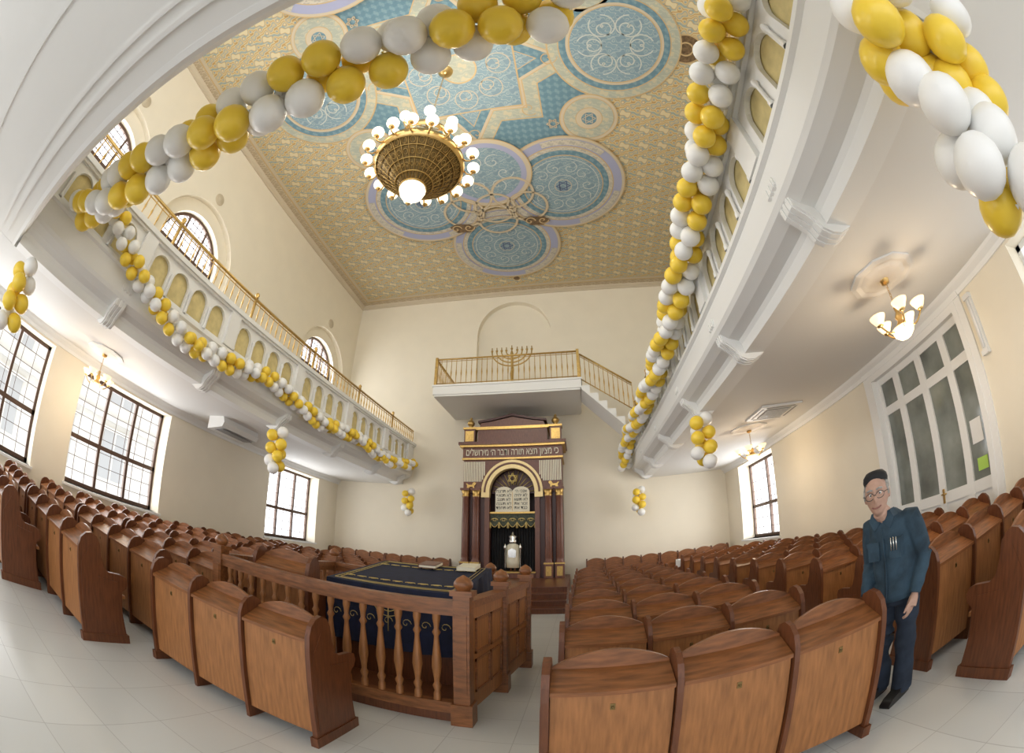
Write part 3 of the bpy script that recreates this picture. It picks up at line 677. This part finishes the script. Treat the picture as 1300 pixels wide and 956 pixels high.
# ------------------------------------------------------------------ lamps
def small_chandelier(x,y,drop,lab):
    g=empty('chandelier',lab,'chandelier',(x,y,ZS),group='small gallery chandeliers')
    mb=MB();mb.lathe([(.42,0),(.42,-.02),(.36,-.03),(.30,-.02),(.24,-.035),(.1,-.05),(.001,-.05)],(0,0,0),10,0,False);ob('ceiling_rose',mb.mesh('rose',['white']),g)
    mb=MB();mb.lathe([(.06,-.04),(.05,-.09),(.001,-.1)],(0,0,0),12)
    n_=int((drop-.1)/.035)
    for i in range(n_+1):
        z=-.1-.035*i;a=(i%2)*pi/2
        mb.tube([(.012*math.cos(t*pi/3)*math.cos(a),.012*math.cos(t*pi/3)*math.sin(a),z-.02+.022*math.sin(t*pi/3)) for t in range(6)],.004,4,0,True)
    ob('chain',mb.mesh('chain',['brass']),g)
    mb=MB();d=-drop
    mb.lathe([(.001,d+.02),(.03,d),(.02,d-.05),(.05,d-.1),(.03,d-.14),(.07,d-.19),(.09,d-.22),(.001,d-.24)],(0,0,0),14)
    for i in range(5):
        a=2*pi*i/5+.3
        mb.tube([((.05+.22*t)*math.cos(a),(.05+.22*t)*math.sin(a),d-.2-.07*math.sin(pi*t)+.05*t) for t in[j/8 for j in range(9)]],.010,6)
        mb.lathe([(.001,0),(.04,.01),(.03,.03)],(.27*math.cos(a),.27*math.sin(a),d-.16),10)
    ob('frame',mb.mesh('frame',['brass']),g)
    mb=MB();mb.lathe([(.03,0),(.055,.02),(.07,.045),(.085,.065),(.095,.09)],(0,0,0),14);sm=mb.mesh('lamp_shade',['shade'])
    for i in range(5):
        a=2*pi*i/5+.3;ob('lamp_shade',sm,g,(.27*math.cos(a),.27*math.sin(a),d-.14))
    mb=MB();mb.lathe([(.14,d-.22),(.12,d-.28),(.07,d-.32),(.001,d-.34)],(0,0,0),16);ob('glass_bowl',mb.mesh('bowl',['shade']),g)
    l=bpy.data.lights.new('chandelier_light','POINT');l.energy=26;l.color=(1,.80,.56);l.shadow_soft_size=.15
    lo=bpy.data.objects.new('chandelier_light',l);COL.objects.link(lo);lo.location=(x,y,ZS-drop-.45)
small_chandelier(5.02,2.74,.36,'small brass chandelier with frosted tulip shades near the doors')
small_chandelier(5.4,8.1,.36,'small brass chandelier with frosted tulip shades by air conditioner')
small_chandelier(-5.6,2.9,.36,'small brass chandelier with frosted tulip shades near windows')
CHX,CHY=-.4,4.0
CZ=HC-10.4
g=empty('chandelier','large brass ring chandelier with many lit opal globes','chandelier',(CHX,CHY,0))
mb=MB();mb.lathe([(.001,10.25+CZ),(.06,10.25+CZ),(.12,10.32+CZ),(.17,10.36+CZ),(.18,10.42+CZ)],(0,0,0),16)
for i in range(36):
    z=10.24+CZ-.065*i;a=(i%2)*pi/2
    mb.tube([(.018*math.cos(t*pi/4)*math.cos(a),.018*math.cos(t*pi/4)*math.sin(a),z-.03+.045*math.sin(t*pi/4)) for t in range(8)],.004,4,0,True)
ob('chain',mb.mesh('chain',['brass']),g)
mb=MB()
def circ(r,z,w,seg=40):mb.tube([(r*math.cos(2*pi*i/seg),r*math.sin(2*pi*i/seg),z) for i in range(seg)],w,6,0,True)
mb.lathe([(.02,8.2),(.08,8.1),(.05,8.0),(.1,7.9),(.06,7.7),(.04,7.3),(.09,7.1),(.06,6.9),(.05,6.6)],(0,0,0),14)
mb.lathe([(.40,7.62),(.44,7.66),(.44,7.74),(.40,7.76),(.40,7.62)],(0,0,0),32)
mb.lathe([(.70,6.84),(.75,6.88),(.75,7.0),(.70,7.02),(.70,6.84)],(0,0,0),40)
for i in range(12):
    a=2*pi*i/12;c,s=math.cos(a),math.sin(a)
    mb.tube([(r*c,r*s,z) for r,z in((.08,8.05),(.25,7.95),(.40,7.76))],.01,5)
    mb.tube([(r*c,r*s,z) for r,z in((.43,7.66),(.52,7.4),(.62,7.15),(.72,7.0))],.011,5)
NG=18
for i in range(NG):
    a=2*pi*i/NG;c,s=math.cos(a),math.sin(a)
    mb.tube([(r*c,r*s,z) for r,z in((.74,6.93),(.80,6.85),(.87,6.84),(.90,6.92))],.014,5);mb.lathe([(.001,0),(.05,.02),(.04,.04)],(.90*c,.90*s,6.90),8)
NU=8
for i in range(NU):
    a=2*pi*(i+.5)/NU;c,s=math.cos(a),math.sin(a)
    mb.tube([(r*c,r*s,z) for r,z in((.44,7.7),(.5,7.62),(.56,7.64),(.58,7.72))],.012,5)
ob('frame',mb.mesh('frame',['brass']),g)
mb=MB()
def bowlz(r):return 6.37+(r-.2)*.96
mb.lathe([(.70,bowlz(.70)+.02),(.2,6.39)],(0,0,0),40,1)
circ(.6,bowlz(.6),.008);circ(.45,bowlz(.45),.010);circ(.3,bowlz(.3),.012);circ(.2,6.37,.022)
NR=30
for i in range(NR):
    a=2*pi*i/NR;da=2*pi/NR
    mb.tube([(r*math.cos(a),r*math.sin(a),bowlz(r)) for r in(.71,.55,.38,.2)],.006,4)
    for (r0,rs) in((.655,.038),(.525,.034),(.375,.022)):
        am_=a+da/2
        mb.tube([((r0+rs*math.cos(t))*math.cos(am_+rs*1.1/r0*math.sin(t)),(r0+rs*math.cos(t))*math.sin(am_+rs*1.1/r0*math.sin(t)),bowlz(r0+rs*math.cos(t))) for t in[j*pi/4 for j in range(8)]],.005,4,0,True)
ob('pierced_bowl',mb.mesh('pierced_bowl',['gold','bronze']),g)
mb=MB();mb.sphere((0,0,0),.102,0,16,12);gm=mb.mesh('globe_shade',['globe'])
for i in range(NG):
    a=2*pi*i/NG;ob('globe_shade',gm,g,(.90*math.cos(a),.90*math.sin(a),7.03))
for i in range(NU):
    a=2*pi*(i+.5)/NU;ob('globe_shade',gm,g,(.58*math.cos(a),.58*math.sin(a),7.81))
mb=MB();mb.lathe([(.19,6.40),(.21,6.32),(.18,6.22),(.10,6.15),(.001,6.13)],(0,0,0),20);ob('glass_bowl',mb.mesh('bowl',['globe']),g)
l=bpy.data.lights.new('main_light','POINT');l.energy=440;l.color=(1,.92,.78);l.shadow_soft_size=.9
lo=bpy.data.objects.new('main_light',l);COL.objects.link(lo);lo.location=(CHX,CHY,7.4)
# ------------------------------------------------------------------ fixtures
def cassette(x,y,sx,sy,label):
    mb=MB();mb.prism([(-sx,-sy),(sx,-sy),(sx,sy),(-sx,sy)],'z',ZS-.035,ZS,0)
    mb.box(-sx*.6,sx*.6,-sy*.6,sy*.6,ZS-.045,ZS-.035,1)
    for k in range(4):
        if k<2:mb.box(-sx*.7,sx*.7,(1 if k else -1)*sy*.82-.02,(1 if k else -1)*sy*.82+.02,ZS-.04,ZS-.034,1)
        else:mb.box((1 if k==2 else -1)*sx*.82-.02,(1 if k==2 else -1)*sx*.82+.02,-sy*.7,sy*.7,ZS-.04,ZS-.034,1)
    for i in range(9):mb.box(-sx*.58,sx*.58,-sy*.56+sy*1.12*i/8-.008,-sy*.56+sy*1.12*i/8+.008,ZS-.05,ZS-.045,0)
    o=ob('air_conditioner',mb.mesh('air_conditioner',['plastic','grille']),None,(x,y,0));top(o,label,'air conditioner')
cassette(5.5,7.0,.45,.42,'white ceiling cassette air conditioner with grey grille')
mb=MB();mb.prism([(0,ZS-.28),(.5,ZS-.22),(.56,ZS-.12),(.5,ZS),(0,ZS)],'y',-.6,.6,0);mb.box(.05,.45,-.5,.5,ZS-.262,ZS-.25,1)
o=ob('air_conditioner',mb.mesh('air_conditioner',['plastic','grille']),None,(-5.7,6.6,0));top(o,'white under-ceiling air conditioner unit','air conditioner')
mb=MB();mb.box(W-.06,W,2.64,2.74,2.45,3.15,0);mb.tube([(W-.08,2.69,2.5),(W-.08,2.69,3.1)],.022,8,1);mb.box(W-.1,W,2.63,2.75,2.42,2.48,0);mb.box(W-.1,W,2.63,2.75,3.12,3.18,0)
o=ob('wall_lamp',mb.mesh('wall_lamp',['plastic','white']));top(o,'white fluorescent tube fitting mounted upright on the wall','lamp')
# ------------------------------------------------------------------ balloons
def bmesh_(r,mat):
    mb=MB();pr=[]
    for i in range(13):
        t=pi*i/12;rr=math.sin(t)*r;z=-math.cos(t)*r*(1.08 if t<pi/2 else .98)
        pr.append((max(.0005,rr),z))
    mb.lathe(pr,(0,0,0),16);mb.lathe([(.004,-r*1.06),(.014,-r*1.16),(.001,-r*1.15)],(0,0,0),8)
    return mb.mesh('balloon',[mat])
BM={(c):bmesh_(.14,m) for c,m in(('yellow','byel'),('white','bwhi'))}
BL=[]
def samp(path,step):
    P=[Vector(p) for p in path];out=[];acc=0
    for a,b in zip(P[:-1],P[1:]):
        l=(b-a).length
        while acc<l:
            out.append((a.lerp(b,acc/l),(b-a).normalized()));acc+=step
        acc-=l
    return out
def smooth(path,n_=8):
    P=[Vector(p) for p in path];P=[P[0]]+P+[P[-1]];o=[]
    for i in range(1,len(P)-2):
        for j in range(n_):
            t=j/n_;a,b,c,d=P[i-1],P[i],P[i+1],P[i+2]
            o.append(.5*((2*b)+(-a+c)*t+(2*a-5*b+4*c-d)*t*t+(-a+3*b-3*c+d)*t**3))
    o.append(P[-2]);return o
def garland(path,r,grp,st_=.096):
    k=r/.14
    for i,(p,t) in enumerate(samp(smooth(path),st_*k)):
        u=t.cross(Vector((0,0,1)))
        if u.length<.1:u=Vector((1,0,0))
        u.normalize();w=t.cross(u);a=i*2*pi/3+i*.11+random.uniform(-.12,.12)
        off=(u*math.cos(a)+w*math.sin(a))
        col='yellow' if ((i//2)+(i%3==0))%2==0 else 'white'
        BL.append((p+off*.152*k,off,col,k*random.uniform(.95,1.03),grp))
GXL=-3.50;GXR=3.24
garland([(GXL,.95,4.72),(GXL,1.5,4.35),(GXL,2.1,4.05),(GXL,3.2,3.72),(GXL,4.3,3.78),(GXL,5.6,3.98),(GXL,7.3,3.78),(GXL,9.0,3.9),(GXL,10.8,3.74),(GXL,12.3,3.9),(GXL,13.0,4.05)],.096,'balloon garland on the window side gallery',.104)
garland([(GXR,.8,4.75),(GXR,1.4,4.78),(GXR,3.2,4.72),(GXR,5.3,4.45),(GXR,7.5,4.3),(GXR,9.8,4.3),(GXR,11.5,4.35),(GXR,13.0,3.8)],.116,'balloon garland on the door side gallery')
garland([(-3.5,.8,4.15),(-2.2,.85,3.95),(-.5,.91,4.02),(.6,.91,4.18),(2.0,.88,4.4)],.142,'balloon garland on the rear gallery')
def bunch(x,y,z0,z1,r=.13):
    garland([(x,y,z0),(x+.02,y,(z0+z1)/2),(x,y,z1)],r,'hanging balloon bunches')
for x,y,z in((-3.62,6.15,3.18),(3.75,6.35,3.25),(-3.62,12.9,3.1),(3.6,12.9,3.0),(-3.72,.5,3.15)):bunch(x,y,z,z-.75,.115)
garland([(3.3,.12,3.2),(3.55,.45,3.18),(3.6,.5,2.8),(3.68,.48,2.15)],.145,'hanging balloon bunches')
garland([(3.72,.05,3.1),(3.88,.36,2.95),(3.92,.42,2.6)],.135,'hanging balloon bunches')
cam_p=Vector((1.7558,0,1.5))
BL.sort(key=lambda b:(b[0]-cam_p).length/b[3])
restall=MB()
for i,(p,off,col,k,grp) in enumerate(BL):
    q=(-off).to_track_quat('-Z','Y')
    if i<300:
        o=ob('balloon',BM[col],None,p);o.rotation_euler=q.to_euler();o.scale=(k,k,k)
        top(o,('glossy yellow' if col=='yellow' else 'glossy white')+' round balloon tied in a garland','balloon',grp)
    else:
        mt=q.to_matrix()*k
        me=BM[col];restall.add([tuple(p+mt@v.co) for v in me.vertices],[tuple(f.vertices) for f in me.polygons],0 if col=='yellow' else 1,True)
if restall.v:
    o=ob('balloon_garland',restall.mesh('balloon_garland',['byel','bwhi']));top(o,'distant yellow and white balloons strung along the galleries','balloons');o['kind']='stuff'
# ------------------------------------------------------------------ person
M['skin']=pmat('skin',(.50,.31,.235),.6,var=.08,scale=30)
M['denim']=pmat('dark_teal_denim_shirt',(.030,.060,.090),.9,var=.45,scale=7,bump=1.0)
M['trouser']=pmat('dark_blue_jeans',(.020,.030,.050),.9,var=.3,scale=9,bump=.8)
M['hair']=pmat('grey_hair',(.36,.35,.33),.8,var=.4,scale=60)
M['shoe']=pmat('black_leather',(.015,.013,.012),.4)
M['lips']=pmat('lips',(.30,.12,.10),.5)
M['rim']=pmat('dark_spectacle_rim',(.05,.05,.05),.35,.3)
# local frame faces -Y; slight forward stoop
pg=empty('person','older man in dark denim shirt, black cap and glasses, standing','person',(3.80,2.12,0),(math.radians(4),0,math.radians(-72)))
pg.scale=(1.02,1.02,1.02)
LE=.15
hz=1.45
def headmesh():
    mb=MB();nu,nv=48,36;vs=[];fs=[]
    for j in range(nv+1):
        ph=pi*j/nv;z=-math.cos(ph)
        for i in range(nu):
            a=2*pi*i/nu;x=math.cos(a);y=math.sin(a);rr=math.sin(ph)
            X=x*rr*.077;Y=y*rr*.097;Z=z*.124
            if z<-.1:
                k=1-.25*min(1,(-z-.1)/.9);X*=k
            if y<-.2:
                Y-=math.exp(-(X/.014)**2)*math.exp(-((Z+.014)/.026)**2)*.032
                Y-=math.exp(-(X/.026)**2)*math.exp(-((Z+.058)/.008)**2)*.008
                Y-=math.exp(-(X/.03)**2)*math.exp(-((Z+.098)/.018)**2)*.012
                Y-=math.exp(-((Z-.038)/.010)**2)*math.exp(-(X/.05)**2)*.010
                for sx in(-1,1):
                    Y+=math.exp(-((X-sx*.03)/.015)**2-((Z-.015)/.012)**2)*.018
                    Y+=math.exp(-((X-sx*.047)/.014)**2-((Z+.045)/.022)**2)*.008
                    Y-=math.exp(-((X-sx*.042)/.014)**2-((Z+.012)/.014)**2)*.006
            vs.append((X,Y,Z))
    for j in range(nv):
        for i in range(nu):
            a=j*nu+i;b=j*nu+(i+1)%nu;fs.append((a,b,b+nu,a+nu))
    mb.add(vs,fs,0,True)
    for sx in(-1,1):
        mb.sphere((sx*.079,.008,.0),.034,0,12,8,(.32,.6,1.05))
    return mb
Rt=Matrix.Translation((0,-.05-LE,hz))@Matrix.Rotation(math.radians(0),4,'X')@Matrix.Rotation(math.radians(24),4,'Z')
B=MB()
hm=headmesh().mesh('t',['skin']);hm.transform(Rt);B.addmesh(hm,lambda a,b,c:(a,b,c))
B.loft([(0,0,.78,.11,.09),(0,0,.9,.12,.095),(0,-.015,1.05,.12,.10),(0,-.04,1.2,.13,.095),(0,-.07,1.28,.10,.07),(0,-.09,1.31,.055,.05)])
B.tube([(0,-.07,1.26),(0,-.03-LE,1.35),(0,-.03-LE,1.42)],[.060,.055,.053],12)
def arm(sx,mbx,k,el,wr,end=1.):
    sh_=(sx*.165,-.06,1.25)
    pts=[(sx*.11,-.06,1.25),sh_,tuple((Vector(sh_)+Vector(el))/2),el,tuple((Vector(el)+Vector(wr))/2),wr]
    mbx.tube(pts,[.05*k,.052*k,.05*k,.042*k,.038*k,.028*k*end],12)
ARM={1:((.215,.0,1.00),(.19,-.10,.79)),-1:((-.215,-.01,1.00),(-.18,-.14,.82))}
for sx in(-1,1):
    el,wr=ARM[sx];arm(sx,B,.82,el,wr)
    dv=(Vector(wr)-Vector(el)).normalized();w=Vector(wr)
    B.tube([w,w+dv*.03,w+dv*.08],[.024,.034,.036],10,0,False,1)
    for k in range(4):
        s0=w+dv*.075+Vector((0,(-.026+.017*k),0));ln=(.032,.038,.04,.035)[k]
        B.tube([s0,s0+dv*ln,s0+dv*ln*1.6+Vector((-sx*.014,0,0)),s0+dv*ln*2.0+Vector((-sx*.032,0,.004))],[.0095,.009,.0085,.007],8)
    B.tube([w+dv*.03+Vector((0,-.025,0)),w+dv*.06+Vector((-sx*.012,-.045,0)),w+dv*.10+Vector((-sx*.02,-.05,0))],[.013,.011,.008],8)
for sx in(-1,1):
    B.tube([(sx*.075,0,.82),(sx*.088,-.008,.6),(sx*.092,-.015,.44),(sx*.095,0,.25),(sx*.1,.010,.08)],[.065,.055,.046,.042,.034],12)
bo=ob('body',remesh(B,'body','skin',.0055,1),pg)
S=MB()
S.loft([(0,-.01,.76,.165,.14),(0,-.01,.80,.172,.148),(.004,-.01,.88,.160,.136),(0,-.015,.95,.168,.142),(0,-.03,1.1,.166,.138),(0,-.05,1.2,.172,.132),(0,-.07,1.26,.15,.112),(0,-.09,1.305,.095,.083),(0,-.11,1.335,.068,.066)],28)
for sx in(-1,1):
    el,wr=ARM[sx]
    sh_=Vector((sx*.165,-.06,1.245));e=Vector(el);w=Vector(wr)
    pts=[(sx*.11,-.06,1.25)]+[tuple(sh_.lerp(e,t)) for t in(0,.25,.5,.75,.9,1)]+[tuple(e.lerp(w,t)) for t in(.15,.35,.55,.75,.9,1)]
    S.tube(pts,[.062,.068,.066,.064,.060,.055,.059,.052,.056,.047,.050,.040,.042],12)
ob('shirt',remesh(S,'shirt','denim',.008,3),pg)
T=MB();T.loft([(0,0,.72,.14,.12),(0,0,.80,.15,.125),(0,0,.86,.145,.12)],24)
for sx in(-1,1):T.tube([(sx*.08,0,.80),(sx*.086,-.005,.6),(sx*.089,-.01,.5),(sx*.092,-.015,.44),(sx*.095,-.0,.25),(sx*.1,.01,.05)],[.092,.088,.079,.085,.076,.080],16)
ob('trousers',remesh(T,'trousers','trouser',.010,2),pg)
for sx in(-1,1):
    mb=MB();mb.prism([(-.19,0),(-.2,.04),(-.16,.07),(-.08,.08),(-.03,.11),(.06,.11),(.075,.05),(.07,0)],'x',sx*.1-.042,sx*.1+.042,0,True);o=ob('shoe',mb.mesh('shoe',['shoe']),pg)
def hob(name,mb,mats):
    me=mb.mesh(name,mats);me.transform(Rt);return ob(name,me,pg)
mb=MB();pr=[(.080,0),(.084,.02),(.079,.045),(.060,.066),(.001,.076)];mb.lathe(pr,(0,.028,.066),26,0,True,Matrix.Rotation(-.22,3,'X')@Matrix.Diagonal((1,1.1,1)));hob('cap',mb,['black'])
mb=MB()
for sx in(-1,1):
    mb.sphere((sx*.068,.024,.032),.038,0,12,8,(.5,1.25,1.2))
    mb.tube([(sx*.074,-.024,.045),(sx*.079,-.014,.015),(sx*.078,-.010,-.012)],.009,6)
mb.sphere((0,.052,.005),.06,0,14,10,(1.25,.9,1.1));hob('hair',mb,['hair'])
mb=MB()
for sx in(-1,1):mb.sphere((sx*.03,-.072,.015),.0115,0,10,8);mb.sphere((sx*.03,-.0818,.014),.0052,1,8,6)
hob('eyes',mb,['plastic','ink'])
mb=MB()
for sx in(-1,1):
    mb.tube([(sx*.033+.027*math.cos(2*pi*i/16),-.106,.008+.020*math.sin(2*pi*i/16)) for i in range(16)],.0022,5,0,True)
    mb.tube([(sx*.06,-.106,.014),(sx*.082,-.06,.016),(sx*.084,.0,.012)],.0022,5)
mb.tube([(-.008,-.108,.012),(.008,-.108,.012)],.0022,5);hob('glasses',mb,['rim'])
mb=MB()
for sx in(-1,1):mb.tube([(sx*.013,-.100,.040),(sx*.03,-.101,.045),(sx*.05,-.088,.040)],.0055,5,0)
hob('eyebrows',mb,['hair'])
mb=MB();mb.tube([(-.030,-.088,-.056),(-.018,-.098,-.062),(0,-.104,-.064),(.018,-.098,-.062),(.030,-.088,-.056)],.004,5);hob('mouth',mb,['lips'])
mb=MB()
for a,b in((-.125,-.04),(.04,.125)):
    mb.prism([(a,1.05),(b,1.05),(b,1.15),(a,1.15)],'y',-.178,-.13);mb.prism([(a-.004,1.14),(b+.004,1.14),(b+.004,1.17),(a-.004,1.17)],'y',-.184,-.13)
mb.tube([(0,-.176,1.25),(0,-.184,1.15),(0,-.168,1.0),(0,-.160,.78)],.008,5)
for sx in(-1,1):mb.prism([(sx*.005,1.285),(sx*.06,1.235),(sx*.095,1.30),(sx*.07,1.345),(sx*.03,1.34)],'y',-.185,-.12)
ob('shirt_pockets_and_collar',mb.mesh('shirt_pockets',['denim']),pg)
mb=MB()
for k in range(3):mb.tube([(.06+.02*k,-.186,1.10),(.06+.02*k,-.186,1.18)],.004,6)
ob('pens',mb.mesh('pens',['silver']),pg)
# ------------------------------------------------------------------ lighting
w=bpy.data.worlds.new('world');scn.world=w;w.use_nodes=True
w.node_tree.nodes['Background'].inputs[0].default_value=(.95,.97,1,1);w.node_tree.nodes['Background'].inputs[1].default_value=1.8
def area(x,y,z,sx,sy,e,rot,col=(.97,.98,1)):
    l=bpy.data.lights.new('daylight','AREA');l.shape='RECTANGLE';l.size=sx;l.size_y=sy;l.energy=e;l.color=col
    o=bpy.data.objects.new('daylight',l);COL.objects.link(o);o.location=(x,y,z);o.rotation_euler=rot
for a,b in low_l:area(-W-.6,(a+b)/2,2.1,2.2,2.6,70,(0,-pi/2,0))
for c in up_c:area(-W-.6,c,7.0,2.0,2.1,95,(0,-pi/2,0))
area(W+.6,10.95,2.1,2.2,2.4,80,(0,pi/2,0))
# ------------------------------------------------------------------ camera
yaw,pitch,roll=math.radians(8.7726),math.radians(26.302),math.radians(.1436)
F=Vector((-math.sin(yaw)*math.cos(pitch),math.cos(yaw)*math.cos(pitch),math.sin(pitch)))
R=Vector((math.cos(yaw),math.sin(yaw),0));U=R.cross(F)
R2=R*math.cos(roll)+U*math.sin(roll);U2=R2.cross(F)
cd=bpy.data.cameras.new('camera');cam=bpy.data.objects.new('camera',cd);COL.objects.link(cam);scn.camera=cam
cam.matrix_world=Matrix(((R2.x,U2.x,-F.x,cam_p.x),(R2.y,U2.y,-F.y,cam_p.y),(R2.z,U2.z,-F.z,cam_p.z),(0,0,0,1)))
cd.type='PANO'
cd.sensor_width=10.5*1300/540.02;cd.sensor_fit='HORIZONTAL'
cd.shift_y=-45/1300
for k_,v_ in(('panorama_type','FISHEYE_EQUISOLID'),('fisheye_lens',10.5),('fisheye_fov',5.0)):
    try:setattr(cd,k_,v_)
    except Exception as e:print(e)
scn.view_settings.view_transform='Standard'
scn.view_settings.exposure=.38
